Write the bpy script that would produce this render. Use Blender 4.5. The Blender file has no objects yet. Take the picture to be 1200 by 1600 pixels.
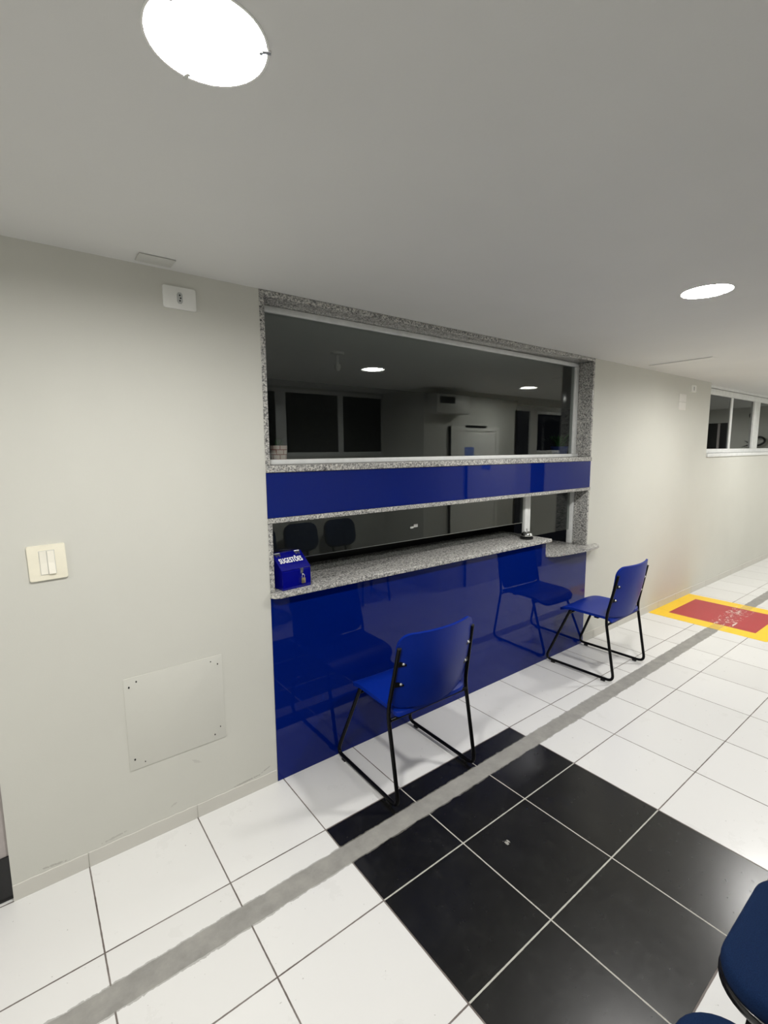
import bpy, bmesh, math, random
from mathutils import Vector, Matrix
random.seed(7)
S = bpy.context.scene
C = S.collection
PI = math.pi
TX, TY = 0.45, 0.4473            # floor tile pitch along and away from the wall
H = 2.515                        # ceiling height

# ------------------------------------------------------------------ materials
class NT:
    def __init__(self, name):
        self.m = bpy.data.materials.new(name); self.m.use_nodes = True
        self.t = self.m.node_tree; self.n = self.t.nodes
        self.n.clear()
        self.out = self.n.new('ShaderNodeOutputMaterial')
    def node(self, typ, **kw):
        n = self.n.new(typ)
        for k, v in kw.items(): setattr(n, k, v)
        return n
    def put(self, sock, v):
        if isinstance(v, bpy.types.NodeSocket): self.t.links.new(v, sock)
        elif isinstance(v, (tuple, list)) and len(v) == 3 and sock.type == 'RGBA': sock.default_value = (*v, 1)
        else: sock.default_value = v
    def math(self, op, a, b=0.0, c=None):
        n = self.node('ShaderNodeMath', operation=op)
        self.put(n.inputs[0], a); self.put(n.inputs[1], b)
        if c is not None: self.put(n.inputs[2], c)
        return n.outputs[0]
    def mix(self, f, a, b):
        n = self.node('ShaderNodeMix', data_type='RGBA')
        self.put(n.inputs['Factor'], f); self.put(n.inputs[6], a); self.put(n.inputs[7], b)
        return n.outputs[2]
    def coord(self, which='Object'):
        return self.node('ShaderNodeTexCoord').outputs[which]
    def noise(self, scale, detail=3, rough=.55, vec=None, dist=0):
        n = self.node('ShaderNodeTexNoise')
        n.inputs['Scale'].default_value = scale; n.inputs['Detail'].default_value = detail
        n.inputs['Roughness'].default_value = rough; n.inputs['Distortion'].default_value = dist
        self.put(n.inputs['Vector'], vec if vec is not None else self.coord())
        return n.outputs['Fac']
    def ramp(self, f, *stops):
        n = self.node('ShaderNodeValToRGB'); cr = n.color_ramp
        while len(cr.elements) < len(stops): cr.elements.new(.5)
        for e, (p, c) in zip(cr.elements, stops): e.position = p; e.color = (*c, 1)
        self.put(n.inputs[0], f); return n.outputs[0]
    def bump(self, h, strength=.1, dist=.002):
        n = self.node('ShaderNodeBump'); n.inputs['Strength'].default_value = strength
        n.inputs['Distance'].default_value = dist; self.put(n.inputs['Height'], h); return n.outputs[0]
    def principled(self, color, rough=.5, metal=0, ior=1.5, normal=None, coat=0, emit=None, estr=0):
        p = self.node('ShaderNodeBsdfPrincipled')
        self.put(p.inputs['Base Color'], color); self.put(p.inputs['Roughness'], rough)
        self.put(p.inputs['Metallic'], metal); p.inputs['IOR'].default_value = ior
        if coat: p.inputs['Coat Weight'].default_value = coat; p.inputs['Coat Roughness'].default_value = .03
        if normal is not None: self.put(p.inputs['Normal'], normal)
        if emit: self.put(p.inputs['Emission Color'], emit); p.inputs['Emission Strength'].default_value = estr
        self.t.links.new(p.outputs[0], self.out.inputs[0]); return self.m

def plain(name, col, rough=.5, metal=0, ior=1.5, coat=0, var=.06, scale=20, bump=0):
    t = NT(name)
    f = t.noise(scale)
    d = tuple(c * (1 - var) for c in col); u = tuple(min(1, c * (1 + var)) for c in col)
    c = t.ramp(f, (.3, d), (.7, u))
    nrm = t.bump(t.noise(scale * 12, 2), bump) if bump else None
    return t.principled(c, rough, metal, ior, nrm, coat)

def wall_mat(name, col, dirt=True):
    t = NT(name)
    f = t.noise(1.3, 4)
    c = t.ramp(f, (.25, tuple(x * .965 for x in col)), (.75, tuple(min(1, x * 1.03) for x in col)))
    n = t.bump(t.noise(160, 3), .12, .0015)
    return t.principled(c, .62, normal=n, ior=1.4)

M = {}
M['wall'] = wall_mat('wall_paint', (.60, .595, .545))
M['skirt'] = wall_mat('skirting_paint', (.60, .585, .54))
M['ceiling'] = wall_mat('ceiling_paint', (.69, .69, .675))
M['booth'] = plain('booth_unlit_tone', (.10, .10, .098), .8)  # dark tone stands in for the lack of light inside the booth
def m_scuffed():
    t = NT('scuffed_wall_paint')
    col = (.60, .595, .545)
    v = t.coord(); sep = t.node('ShaderNodeSeparateXYZ'); t.put(sep.inputs[0], v); x, z = sep.outputs[0], sep.outputs[2]
    c = t.ramp(t.noise(1.3, 4), (.25, tuple(a * .965 for a in col)), (.75, tuple(a * 1.03 for a in col)))
    def blot(c, px, pz, sx, sz, ang, tone, amt, th=.5):
        dx = t.math('SUBTRACT', x, px); dz = t.math('SUBTRACT', z, pz)
        ca, sa = math.cos(ang), math.sin(ang)
        a = t.math('DIVIDE', t.math('ADD', t.math('MULTIPLY', dx, ca), t.math('MULTIPLY', dz, sa)), sx)
        b = t.math('DIVIDE', t.math('SUBTRACT', t.math('MULTIPLY', dz, ca), t.math('MULTIPLY', dx, sa)), sz)
        d = t.math('ADD', t.math('MULTIPLY', a, a), t.math('MULTIPLY', b, b))
        d = t.math('ADD', d, t.math('MULTIPLY', t.math('SUBTRACT', t.noise(70, 4, .7, v), .5), 3.2))
        return t.mix(t.math('MULTIPLY', t.math('LESS_THAN', d, th), amt), c, tone)
    c = blot(c, .462, .290, .030, .010, -.6, (.40, .39, .36), .35)
    c = blot(c, .70, .078, .085, .006, .05, (.22, .20, .18), .45)
    c = blot(c, .80, .095, .040, .004, .35, (.22, .20, .18), .45)
    c = blot(c, .10, .085, .060, .006, .1, (.28, .26, .24), .35)
    c = blot(c, -.12, .080, .060, .006, -.1, (.24, .22, .20), .4)
    c = blot(c, .35, .12, .020, .006, .4, (.30, .28, .26), .3)
    n = t.bump(t.noise(160, 3), .12, .0015)
    return t.principled(c, .62, normal=n, ior=1.4)
M['wall_scuffed'] = m_scuffed()
M['backwall'] = wall_mat('rear_wall_paint', (.55, .55, .51))
M['doorgrey'] = plain('grey_door_paint', (.42, .38, .37), .45, bump=.03)
M['doorwhite'] = plain('white_door_paint', (.72, .72, .68), .4)
M['black'] = plain('black_gloss', (.006, .006, .007), .22, var=.2)
M['tube'] = plain('black_enamel', (.0025, .0025, .003), .30, var=.15, ior=1.25)
M['rubber'] = plain('black_rubber', (.008, .008, .008), .6)
M['bolt'] = plain('zinc_bolt', (.75, .75, .73), .3, .9)
M['alu'] = plain('white_aluminium', (.74, .75, .74), .35, bump=.02)
M['steel'] = plain('brushed_steel', (.55, .56, .56), .28, 1.0)
M['chrome'] = plain('chrome', (.85, .86, .87), .06, 1.0, var=.01)
M['brass'] = plain('padlock_brass', (.52, .44, .27), .35, .9)
M['plate'] = plain('white_plastic', (.80, .80, .77), .35, var=.02)
M['blank'] = plain('off_white_plate', (.72, .70, .66), .5, var=.02)
M['patch'] = plain('cover_and_gap_shade', (.54, .54, .51), .6, var=.02)
M['cream'] = plain('cream_plastic', (.82, .78, .64), .35, var=.03)
M['creamlight'] = plain('cream_rocker', (.85, .82, .72), .3, var=.02)
M['grey2'] = plain('reflection_grey', (.5, .5, .48), .4)
M['module'] = plain('grey_socket_module', (.46, .47, .46), .4)
M['hole'] = plain('dark_hole', (.01, .01, .01), .8)
M['chairblue'] = plain('blue_plastic', (.0006, .018, .235), .40, var=.05, scale=4, bump=.015, ior=1.3)
M['boxblue'] = plain('blue_acrylic', (.002, .003, .19), .12, var=.03, coat=.3)
M['letters'] = plain('white_vinyl', (.88, .88, .88), .5, var=.01)
M['tag'] = plain('white_paper', (.8, .8, .78), .7)
M['soil'] = plain('potting_soil', (.02, .014, .01), .95, var=.4, scale=60)
M['potblue'] = plain('blue_glazed_pot', (.03, .05, .2), .25)
M['leaf'] = plain('green_leaf', (.03, .09, .025), .5, var=.35, scale=30)
M['acwhite'] = plain('white_ac_plastic', (.62, .62, .58), .4)
M['cable'] = plain('dark_hose', (.010, .010, .011), .5)

def m_panel():
    t = NT('blue_back_painted_glass')
    f = t.noise(.8, 2)
    c = t.ramp(f, (.3, (.0004, .0085, .128)), (.7, (.0005, .010, .14)))
    w = t.bump(t.noise(2.2, 1), .02, .01)
    return t.principled(c, .025, ior=1.35, normal=w)
M['panel'] = m_panel()

def m_granite():
    t = NT('grey_granite')
    v = t.coord()
    a = t.noise(105, 4, .7, v, .6)
    b = t.noise(52, 5, .72, v, 1.2)
    base = t.ramp(a, (.32, (.06, .06, .062)), (.43, (.20, .20, .195)), (.50, (.38, .375, .36)), (.62, (.66, .645, .60)))
    dark = t.math('SMOOTH_MAX', t.math('MULTIPLY', t.math('SUBTRACT', .43, b), 14), 0, .1)
    dark = t.math('MINIMUM', dark, .9)
    c = t.mix(dark, base, (.035, .033, .035))
    vor = t.node('ShaderNodeTexVoronoi'); vor.inputs['Scale'].default_value = 60; t.put(vor.inputs['Vector'], v)
    spk = t.math('LESS_THAN', vor.outputs['Distance'], .16)
    c = t.mix(t.math('MULTIPLY', spk, .55), c, (.62, .60, .56))
    rusty = t.math('MULTIPLY', t.math('GREATER_THAN', t.noise(48, 2, .5, v), .68), .25)
    c = t.mix(rusty, c, (.32, .22, .15))
    return t.principled(c, .14, ior=1.5)
M['granite'] = m_granite()

def m_glass(name, tint, f0):
    t = NT(name)
    lw = t.node('ShaderNodeLayerWeight'); lw.inputs['Blend'].default_value = .5
    fac = lw.outputs['Facing']
    p = t.math('POWER', fac, 5.0)
    fr = t.math('ADD', f0, t.math('MULTIPLY', p, 1 - f0))
    tr = t.node('ShaderNodeBsdfTransparent'); t.put(tr.inputs[0], tint)
    gl = t.node('ShaderNodeBsdfGlossy'); t.put(gl.inputs['Color'], (.95, .97, .96)); gl.inputs['Roughness'].default_value = .004
    mx = t.node('ShaderNodeMixShader')
    t.put(mx.inputs[0], fr); t.t.links.new(tr.outputs[0], mx.inputs[1]); t.t.links.new(gl.outputs[0], mx.inputs[2])
    t.t.links.new(mx.outputs[0], t.out.inputs[0])
    return t.m
M['glass'] = m_glass('window_glass', (.80, .82, .81), .058)
M['farglass'] = m_glass('dark_window_glass', (.30, .31, .31), .05)

def m_fabric():
    t = NT('navy_woven_fabric')
    v = t.coord()
    f = t.noise(420, 2, .6, v)
    c = t.ramp(f, (.3, (.0025, .011, .042)), (.7, (.005, .020, .068)))
    p = t.node('ShaderNodeBsdfPrincipled')
    t.put(p.inputs['Base Color'], c); p.inputs['Roughness'].default_value = .9
    p.inputs['Specular IOR Level'].default_value = .15
    t.put(p.inputs['Normal'], t.bump(f, .25, .001))
    t.t.links.new(p.outputs[0], t.out.inputs[0]); return t.m
M['fabric'] = m_fabric()

def m_brickpot():
    t = NT('brick_pattern_pot')
    b = t.node('ShaderNodeTexBrick')
    mp = t.node('ShaderNodeMapping'); mp.inputs['Scale'].default_value = (1, 1, 1)
    sep = t.node('ShaderNodeSeparateXYZ'); t.put(sep.inputs[0], t.coord())
    ang = t.math('ARCTAN2', sep.outputs[1], sep.outputs[0])
    cmb = t.node('ShaderNodeCombineXYZ')
    t.put(cmb.inputs[0], t.math('MULTIPLY', ang, .05)); t.put(cmb.inputs[1], sep.outputs[2])
    t.put(b.inputs['Vector'], cmb.outputs[0])
    t.put(b.inputs['Color1'], (.72, .56, .50)); t.put(b.inputs['Color2'], (.80, .68, .62)); t.put(b.inputs['Mortar'], (.30, .09, .07))
    b.inputs['Scale'].default_value = 1.0; b.inputs['Brick Width'].default_value = .046
    b.inputs['Row Height'].default_value = .026; b.inputs['Mortar Size'].default_value = .0022
    return t.principled(b.outputs['Color'], .5)
M['brickpot'] = m_brickpot()

def m_dots():
    t = NT('dotted_blue_print')
    vor = t.node('ShaderNodeTexVoronoi'); vor.inputs['Scale'].default_value = 28
    vor.inputs['Randomness'].default_value = .4
    t.put(vor.inputs['Vector'], t.coord())
    f = t.math('LESS_THAN', vor.outputs['Distance'], .28)
    return t.principled(t.mix(f, (.16, .25, .62), (.9, .92, .95)), .4)
M['dots'] = m_dots()

def m_floor():
    t = NT('white_and_black_floor_tiles')
    v = t.coord()
    sep = t.node('ShaderNodeSeparateXYZ'); t.put(sep.inputs[0], v)
    x, y = sep.outputs[0], sep.outputs[1]
    gx = t.math('DIVIDE', x, TX); gy = t.math('DIVIDE', y, -TY)
    def near(g, pitch):
        fr = t.math('FRACT', t.math('ADD', g, .5))
        return t.math('MULTIPLY', t.math('ABSOLUTE', t.math('SUBTRACT', fr, .5)), pitch)
    d = t.math('MINIMUM', near(gx, TX), near(gy, TY))
    wob = t.math('MULTIPLY', t.math('SUBTRACT', t.noise(40, 3, .6, v), .5), .0022)
    d = t.math('ADD', d, wob)
    n = t.node('ShaderNodeMapRange'); n.inputs['From Min'].default_value = .0022; n.inputs['From Max'].default_value = .0034
    n.inputs['To Min'].default_value = 1; n.inputs['To Max'].default_value = 0
    t.put(n.inputs['Value'], d); grout = n.outputs[0]
    # black 3 x 3 block
    blk = t.math('MULTIPLY', t.math('MULTIPLY', t.math('GREATER_THAN', gx, 2), t.math('LESS_THAN', gx, 5)),
                 t.math('MULTIPLY', t.math('GREATER_THAN', gy, 1), t.math('LESS_THAN', gy, 4)))
    eps = .004
    inner = t.math('MULTIPLY', t.math('MULTIPLY', t.math('GREATER_THAN', gx, 2 + eps * 2), t.math('LESS_THAN', gx, 5 - eps * 2)),
                   t.math('MULTIPLY', t.math('GREATER_THAN', gy, 1 + eps * 2), t.math('LESS_THAN', gy, 4 - eps * 2)))
    # per tile tone
    wn = t.node('ShaderNodeTexWhiteNoise', noise_dimensions='2D')
    cmb = t.node('ShaderNodeCombineXYZ'); t.put(cmb.inputs[0], t.math('FLOOR', gx)); t.put(cmb.inputs[1], t.math('FLOOR', gy))
    t.put(wn.inputs['Vector'], cmb.outputs[0])
    white = t.mix(wn.outputs['Value'], (.70, .695, .68), (.75, .745, .73))
    specks = t.math('GREATER_THAN', t.noise(55, 2, .5, v), .745)
    white = t.mix(t.math('MULTIPLY', specks, .5), white, (.30, .29, .27))
    cloud = t.math('MULTIPLY', t.math('GREATER_THAN', t.noise(5, 5, .7, v), .62), .07)
    white = t.mix(cloud, white, (.4, .39, .36))
    black = t.ramp(t.noise(9, 6, .7, v, .8), (.3, (.005, .005, .005)), (.55, (.0085, .0085, .008)), (.8, (.02, .02, .019)))
    scr = t.math('GREATER_THAN', t.noise(26, 5, .75, v, 2.5), .72)
    black = t.mix(t.math('MULTIPLY', scr, .25), black, (.16, .16, .15))
    # chip in one black tile
    cx = t.math('SUBTRACT', x, 1.507); cy = t.math('SUBTRACT', y, -1.012)
    dist = t.math('SQRT', t.math('ADD', t.math('MULTIPLY', cx, cx), t.math('MULTIPLY', cy, cy)))
    chip = t.math('LESS_THAN', t.math('ADD', dist, t.math('MULTIPLY', t.math('SUBTRACT', t.noise(60, 3, .6, v), .5), .05)), .012)
    black = t.mix(t.math('MULTIPLY', chip, .7), black, (.45, .44, .40))
    tile = t.mix(blk, white, black)
    gcol = t.mix(inner, t.ramp(t.noise(6, 2, .5, v), (.35, (.10, .078, .068)), (.65, (.20, .175, .16))), (.47, .46, .41))
    col = t.mix(grout, tile, gcol)
    # cast concrete channel running parallel to the wall
    yc = t.math('ADD', y, t.math('MULTIPLY', x, -.0028))
    edge = t.math('MULTIPLY', t.math('SUBTRACT', t.noise(14, 5, .7, v), .5), .016)
    off = t.math('ABSOLUTE', t.math('ADD', yc, .6255))
    band = t.math('LESS_THAN', t.math('ADD', off, edge), .0465)
    rim = t.math('LESS_THAN', t.math('ADD', off, t.math('MULTIPLY', edge, 2.2)), .052)
    conc = t.ramp(t.noise(11, 6, .65, v), (.3, (.23, .225, .21)), (.7, (.33, .32, .295)))
    col = t.mix(t.math('MULTIPLY', rim, .55), col, (.20, .19, .17))
    col = t.mix(band, col, conc)
    matt = t.math('MAXIMUM', band, grout)
    rb = t.math('ADD', .20, t.math('MULTIPLY', blk, .02))
    r = t.math('ADD', t.math('MULTIPLY', matt, .55), rb)
    r = t.math('ADD', r, t.math('MULTIPLY', t.noise(30, 3, .6, v), .08))
    h = t.math('SUBTRACT', 1, matt)
    hb = t.math('ADD', h, t.math('MULTIPLY', t.noise(90, 2, .5, v), .10))
    return t.principled(col, r, normal=t.bump(hb, .25, .002), ior=1.5)
M['floor'] = m_floor()

def m_paint(name, col, worn, amount):
    t = NT(name)
    v = t.coord(); sep = t.node('ShaderNodeSeparateXYZ'); t.put(sep.inputs[0], v)
    y = t.math('ADD', sep.outputs[1], -.520 + .6095)
    band = t.math('LESS_THAN', t.math('ABSOLUTE', y), .046)
    c = t.mix(t.math('MULTIPLY', band, amount), col, tuple(.5 * (a + .25) * .8 for a in col))
    # scraped paint near the two edges of the channel
    e = t.math('ABSOLUTE', t.math('SUBTRACT', t.math('ABSOLUTE', y), .05))
    sc = t.math('MULTIPLY', t.math('LESS_THAN', e, .05), t.math('GREATER_THAN', t.noise(13, 5, .75, v, 1.6), .575))
    c = t.mix(t.math('MULTIPLY', sc, worn), c, (.72, .66, .58))
    sc2 = t.math('GREATER_THAN', t.noise(30, 4, .7, v, 2), .71)
    c = t.mix(t.math('MULTIPLY', sc2, worn * .6), c, (.7, .6, .5))
    gx = t.math('DIVIDE', t.math('ADD', sep.outputs[0], 5.71), TX)
    fr = t.math('ABSOLUTE', t.math('SUBTRACT', t.math('FRACT', t.math('ADD', gx, .5)), .5))
    c = t.mix(t.math('MULTIPLY', t.math('LESS_THAN', fr, .006), .35), c, tuple(a * .4 for a in col))
    return t.principled(c, .35)
M['yellow'] = m_paint('yellow_floor_paint', (.90, .58, .010), .25, .5)
M['red'] = m_paint('red_floor_paint', (.42, .022, .03), .85, .12)

def m_lamp():
    t = NT('lit_opal_glass')
    return t.principled((.9, .9, .88), .25, emit=(1.0, .985, .95), estr=LAMP)
LAMP = 320.0
M['lamp'] = m_lamp()

# ------------------------------------------------------------------ mesh helpers
def bm_box(bm, a, b, bevel=0):
    x0, y0, z0 = (min(p, q) for p, q in zip(a, b)); x1, y1, z1 = (max(p, q) for p, q in zip(a, b))
    v = [bm.verts.new(p) for p in ((x0, y0, z0), (x1, y0, z0), (x1, y1, z0), (x0, y1, z0), (x0, y0, z1), (x1, y0, z1), (x1, y1, z1), (x0, y1, z1))]
    fs = [bm.faces.new([v[i] for i in q]) for q in ((0, 3, 2, 1), (4, 5, 6, 7), (0, 1, 5, 4), (1, 2, 6, 5), (2, 3, 7, 6), (3, 0, 4, 7))]
    if bevel:
        es = set(e for f in fs for e in f.edges)
        bmesh.ops.bevel(bm, geom=list(es), offset=bevel, segments=2, affect='EDGES', profile=.5)

def bm_tube(bm, pts, r, seg=10, cap=True, closed=False):
    pts = [Vector(p) for p in pts]; rings = []
    n = len(pts); up = None
    for i, p in enumerate(pts):
        if closed: d = (pts[(i + 1) % n] - pts[i - 1]).normalized()
        else:
            d = (pts[min(i + 1, n - 1)] - pts[max(i - 1, 0)]).normalized()
        if up is None:
            up = d.orthogonal().normalized()
        up = (up - d * up.dot(d)).normalized(); sd = d.cross(up)
        rr = r[i] if isinstance(r, (list, tuple)) else r
        rings.append([bm.verts.new(p + (up * math.cos(2 * PI * k / seg) + sd * math.sin(2 * PI * k / seg)) * rr) for k in range(seg)])
    for i in range(n if closed else n - 1):
        A, B = rings[i], rings[(i + 1) % n]
        for k in range(seg): bm.faces.new((A[k], A[(k + 1) % seg], B[(k + 1) % seg], B[k]))
    if cap and not closed:
        bm.faces.new(rings[0][::-1]); bm.faces.new(rings[-1])

def rounded_path(pts, rad, seg=6):
    pts = [Vector(p) for p in pts]; out = [pts[0]]
    for i in range(1, len(pts) - 1):
        p, a, b = pts[i], pts[i - 1], pts[i + 1]
        r = rad[i] if isinstance(rad, (list, tuple)) else rad
        da = (a - p); db = (b - p)
        r = min(r, da.length * .49, db.length * .49)
        s, e = p + da.normalized() * r, p + db.normalized() * r
        for k in range(seg + 1):
            t = k / seg
            out.append(s * (1 - t) ** 2 + p * 2 * t * (1 - t) + e * t * t)
    out.append(pts[-1]); return out

def bm_lathe(bm, prof, c=(0, 0, 0), seg=40):
    c = Vector(c); rings = []
    for r, z in prof:
        if r < 1e-6: rings.append([bm.verts.new(c + Vector((0, 0, z)))])
        else: rings.append([bm.verts.new(c + Vector((r * math.cos(2 * PI * k / seg), r * math.sin(2 * PI * k / seg), z))) for k in range(seg)])
    for A, B in zip(rings, rings[1:]):
        for k in range(seg):
            k2 = (k + 1) % seg
            if len(A) == 1 and len(B) == 1: continue
            if len(A) == 1: bm.faces.new((A[0], B[k2], B[k]))
            elif len(B) == 1: bm.faces.new((A[k], A[k2], B[0]))
            else: bm.faces.new((A[k], A[k2], B[k2], B[k]))

def bm_prism(bm, poly, z0, z1, bevel=0):
    lo = [bm.verts.new((x, y, z0)) for x, y in poly]; hi = [bm.verts.new((x, y, z1)) for x, y in poly]
    n = len(poly)
    fs = [bm.faces.new(lo[::-1]), bm.faces.new(hi)]
    for i in range(n): bm.faces.new((lo[i], lo[(i + 1) % n], hi[(i + 1) % n], hi[i]))
    if bevel:
        es = list(set(e for f in fs for e in f.edges))
        bmesh.ops.bevel(bm, geom=es, offset=bevel, segments=3, affect='EDGES', profile=.5)

def bm_sheet(bm, fn, nu, nv, thick):
    """closed shell: fn(i/nu, j/nv) -> (front point, unit normal)"""
    F = []; B = []
    for i in range(nu + 1):
        f = []; b = []
        for j in range(nv + 1):
            p, n = fn(i / nu, j / nv)
            f.append(bm.verts.new(p + n * thick / 2)); b.append(bm.verts.new(p - n * thick / 2))
        F.append(f); B.append(b)
    for i in range(nu):
        for j in range(nv):
            bm.faces.new((F[i][j], F[i + 1][j], F[i + 1][j + 1], F[i][j + 1]))
            bm.faces.new((B[i][j], B[i][j + 1], B[i + 1][j + 1], B[i + 1][j]))
    for i in range(nu):
        bm.faces.new((F[i][0], B[i][0], B[i + 1][0], F[i + 1][0])); bm.faces.new((F[i][nv], F[i + 1][nv], B[i + 1][nv], B[i][nv]))
    for j in range(nv):
        bm.faces.new((F[0][j], F[0][j + 1], B[0][j + 1], B[0][j])); bm.faces.new((F[nu][j], B[nu][j], B[nu][j + 1], F[nu][j + 1]))

def obj(name, bm, mat, parent=None, smooth=False, angle=40, loc=None):
    bmesh.ops.recalc_face_normals(bm, faces=bm.faces)
    me = bpy.data.meshes.new(name); bm.to_mesh(me); bm.free()
    me.materials.append(M[mat] if isinstance(mat, str) else mat)
    o = bpy.data.objects.new(name, me); C.objects.link(o)
    if smooth:
        me.shade_smooth()
        if angle:
            b2 = bmesh.new(); b2.from_mesh(me)
            lim = math.radians(angle)
            for e in b2.edges:
                if len(e.link_faces) == 2 and e.calc_face_angle(0) > lim: e.smooth = False
            b2.to_mesh(me); b2.free()
    if loc: o.location = loc
    if parent: o.parent = parent
    return o
def recenter(o):
    me = o.data; v = [p.co.copy() for p in me.vertices]
    lo = Vector((min(p.x for p in v), min(p.y for p in v), min(p.z for p in v)))
    hi = Vector((max(p.x for p in v), max(p.y for p in v), max(p.z for p in v)))
    c = (lo + hi) / 2; c.z = lo.z
    me.transform(Matrix.Translation(-c)); o.location = o.location + c
    return o
def boxo(name, a, b, mat, parent=None, bevel=0):
    bm = bmesh.new(); bm_box(bm, a, b, bevel); return obj(name, bm, mat, parent, smooth=bool(bevel), angle=50)
def thing(name, label, cat, loc=(0, 0, 0), rz=0, group=None):
    o = bpy.data.objects.new(name, None); C.objects.link(o); o.empty_display_size = .05
    o.location = loc; o.rotation_euler = (0, 0, rz); o['label'] = label; o['category'] = cat
    if group: o['group'] = group
    return o
def tag(o, label, cat, group=None):
    o['label'] = label; o['category'] = cat
    if group: o['group'] = group
    return o
def struct(o, label=None, cat=None):
    o['kind'] = 'structure'
    if label: o['label'] = label
    if cat: o['category'] = cat
    return o
def dup(root, loc, rz, label, group=None):
    r = root.copy(); C.objects.link(r); r.location = loc; r.rotation_euler = (0, 0, rz); r['label'] = label
    if group: r['group'] = group
    for ch in list(root.children):
        c = ch.copy(); C.objects.link(c); c.parent = r
        for g in ch.children:
            d = g.copy(); C.objects.link(d); d.parent = c
    return r

# ------------------------------------------------------------------ setting
X0, X1 = -3.2, 11.1           # room ends
YB = -2.75                    # rear wall
BX, BY = 3.92, -1.93          # projecting block behind the photographer
struct(boxo('floor', (X0 - .15, YB - .15, -.12), (X1 + .15, 3.0, 0), 'floor'), 'white glossy square floor tiles with one block of nine black tiles', 'floor')
LY = -1.241
LAMPX = (.247, 2.65, 5.05, -2.15, 7.45, 9.85)
LR = .110
def plane_with_holes():
    bm = bmesh.new(); N = 48; q = .25; zt = H + .12
    xs = sorted(LAMPX)
    def quad(x0, y0, x1, y1): bm.faces.new([bm.verts.new(p) for p in ((x0, y0, H), (x1, y0, H), (x1, y1, H), (x0, y1, H))])
    xa, xb, ya, yb = X0 - .15, X1 + .15, YB - .15, 3.0
    quad(xa, ya, xb, LY - q); quad(xa, LY + q, xb, yb)
    c = xa
    for x in xs:
        quad(c, LY - q, x - q, LY + q); c = x + q
        ci = []; sq = []; tp = []
        for k in range(N):
            a = 2 * PI * k / N; cx, sx = math.cos(a), math.sin(a); m = max(abs(cx), abs(sx))
            ci.append(bm.verts.new((x + LR * cx, LY + LR * sx, H))); sq.append(bm.verts.new((x + q * cx / m, LY + q * sx / m, H)))
            tp.append(bm.verts.new((x + LR * cx, LY + LR * sx, zt - .02)))
        for k in range(N):
            j = (k + 1) % N
            bm.faces.new((ci[k], ci[j], sq[j], sq[k])); bm.faces.new((ci[k], tp[k], tp[j], ci[j]))
        bm.faces.new(tp)
    quad(c, LY - q, xb, LY + q)
    t = [bm.verts.new(p) for p in ((xa, ya, zt), (xb, ya, zt), (xb, yb, zt), (xa, yb, zt))]; bm.faces.new(t)
    b = [bm.verts.new((v.co.x, v.co.y, H)) for v in t]
    for k in range(4): bm.faces.new((b[k], b[(k + 1) % 4], t[(k + 1) % 4], t[k]))
    return bm
struct(obj('ceiling', plane_with_holes(), 'ceiling'), 'flat off-white painted ceiling', 'ceiling')
LX, RX = .868, 3.866          # service window opening in the wall
WX, WZ = 6.45, 1.655          # far window opening
wt = .16
bm = bmesh.new()
bm_box(bm, (-.256, 0, 0), (LX, wt, H))
struct(obj('wall_left', bm, 'wall_scuffed'), 'pale grey wall left of the service window', 'wall')
bm = bmesh.new()
bm_box(bm, (RX, 0, 0), (WX, wt, H)); bm_box(bm, (WX, 0, 0), (X1, wt, WZ)); bm_box(bm, (10.6, 0, WZ), (X1, wt, H))
struct(obj('wall_right', bm, 'wall'), 'pale grey wall right of the service window', 'wall')
bm = bmesh.new()
bm_box(bm, (LX, .012, 0), (3.24, wt, 1.005)); bm_box(bm, (3.24, .012, 0), (RX, wt, .875)); bm_box(bm, (LX, .012, 1.425), (RX, wt, 1.648))
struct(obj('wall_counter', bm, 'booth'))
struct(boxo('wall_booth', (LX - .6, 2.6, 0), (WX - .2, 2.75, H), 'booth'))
struct(boxo('wall_end', (X1, YB, 0), (X1 + .15, 3.0, H), 'backwall'))
struct(boxo('wall_near_end', (X0 - .15, YB, 0), (X0, 3.0, H), 'backwall'))
# recessed grey door with its black kick plate at the left edge
d = boxo('door_1', (-1.25, .022, .0), (-.2565, .062, 2.1), 'doorgrey'); struct(d, 'grey door set back beside the wall corner at far left', 'door')
boxo('kick_plate', (-1.25, .016, .002), (-.2565, .0218, .186), 'black', d)
bm = bmesh.new(); bm_box(bm, (-1.25, .02, 2.1), (-.2565, wt, H)); bm_box(bm, (X0, .0, 0), (-1.251, wt, H))
struct(obj('wall_corner', bm, 'wall'))

# rear wall with its dark sliding window, and the block that projects in front of it
bm = bmesh.new()
wx0, wx1, wz0, wz1 = 1.3, 3.90, 1.69, 2.49
bm_box(bm, (X0, YB - .14, 0), (wx0, YB, H)); bm_box(bm, (wx0, YB - .14, 0), (wx1, YB, wz0)); bm_box(bm, (wx0, YB - .14, wz1), (wx1, YB, H)); bm_box(bm, (wx1, YB - .14, 0), (BX, YB, H))
struct(obj('wall_rear', bm, 'backwall'))
bm = bmesh.new()
bm_box(bm, (BX, YB, 0), (5.70, BY, H)); bm_box(bm, (6.07, YB, 0), (6.25, BY, H)); bm_box(bm, (7.2, YB, 0), (X1, BY, H))
bm_box(bm, (5.70, YB, 2.32), (6.07, BY, H)); bm_box(bm, (6.25, YB, 0), (7.2, BY, 1.69)); bm_box(bm, (6.25, YB, 2.33), (7.2, BY, H))
struct(obj('wall_rear_block', bm, 'backwall'))

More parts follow.
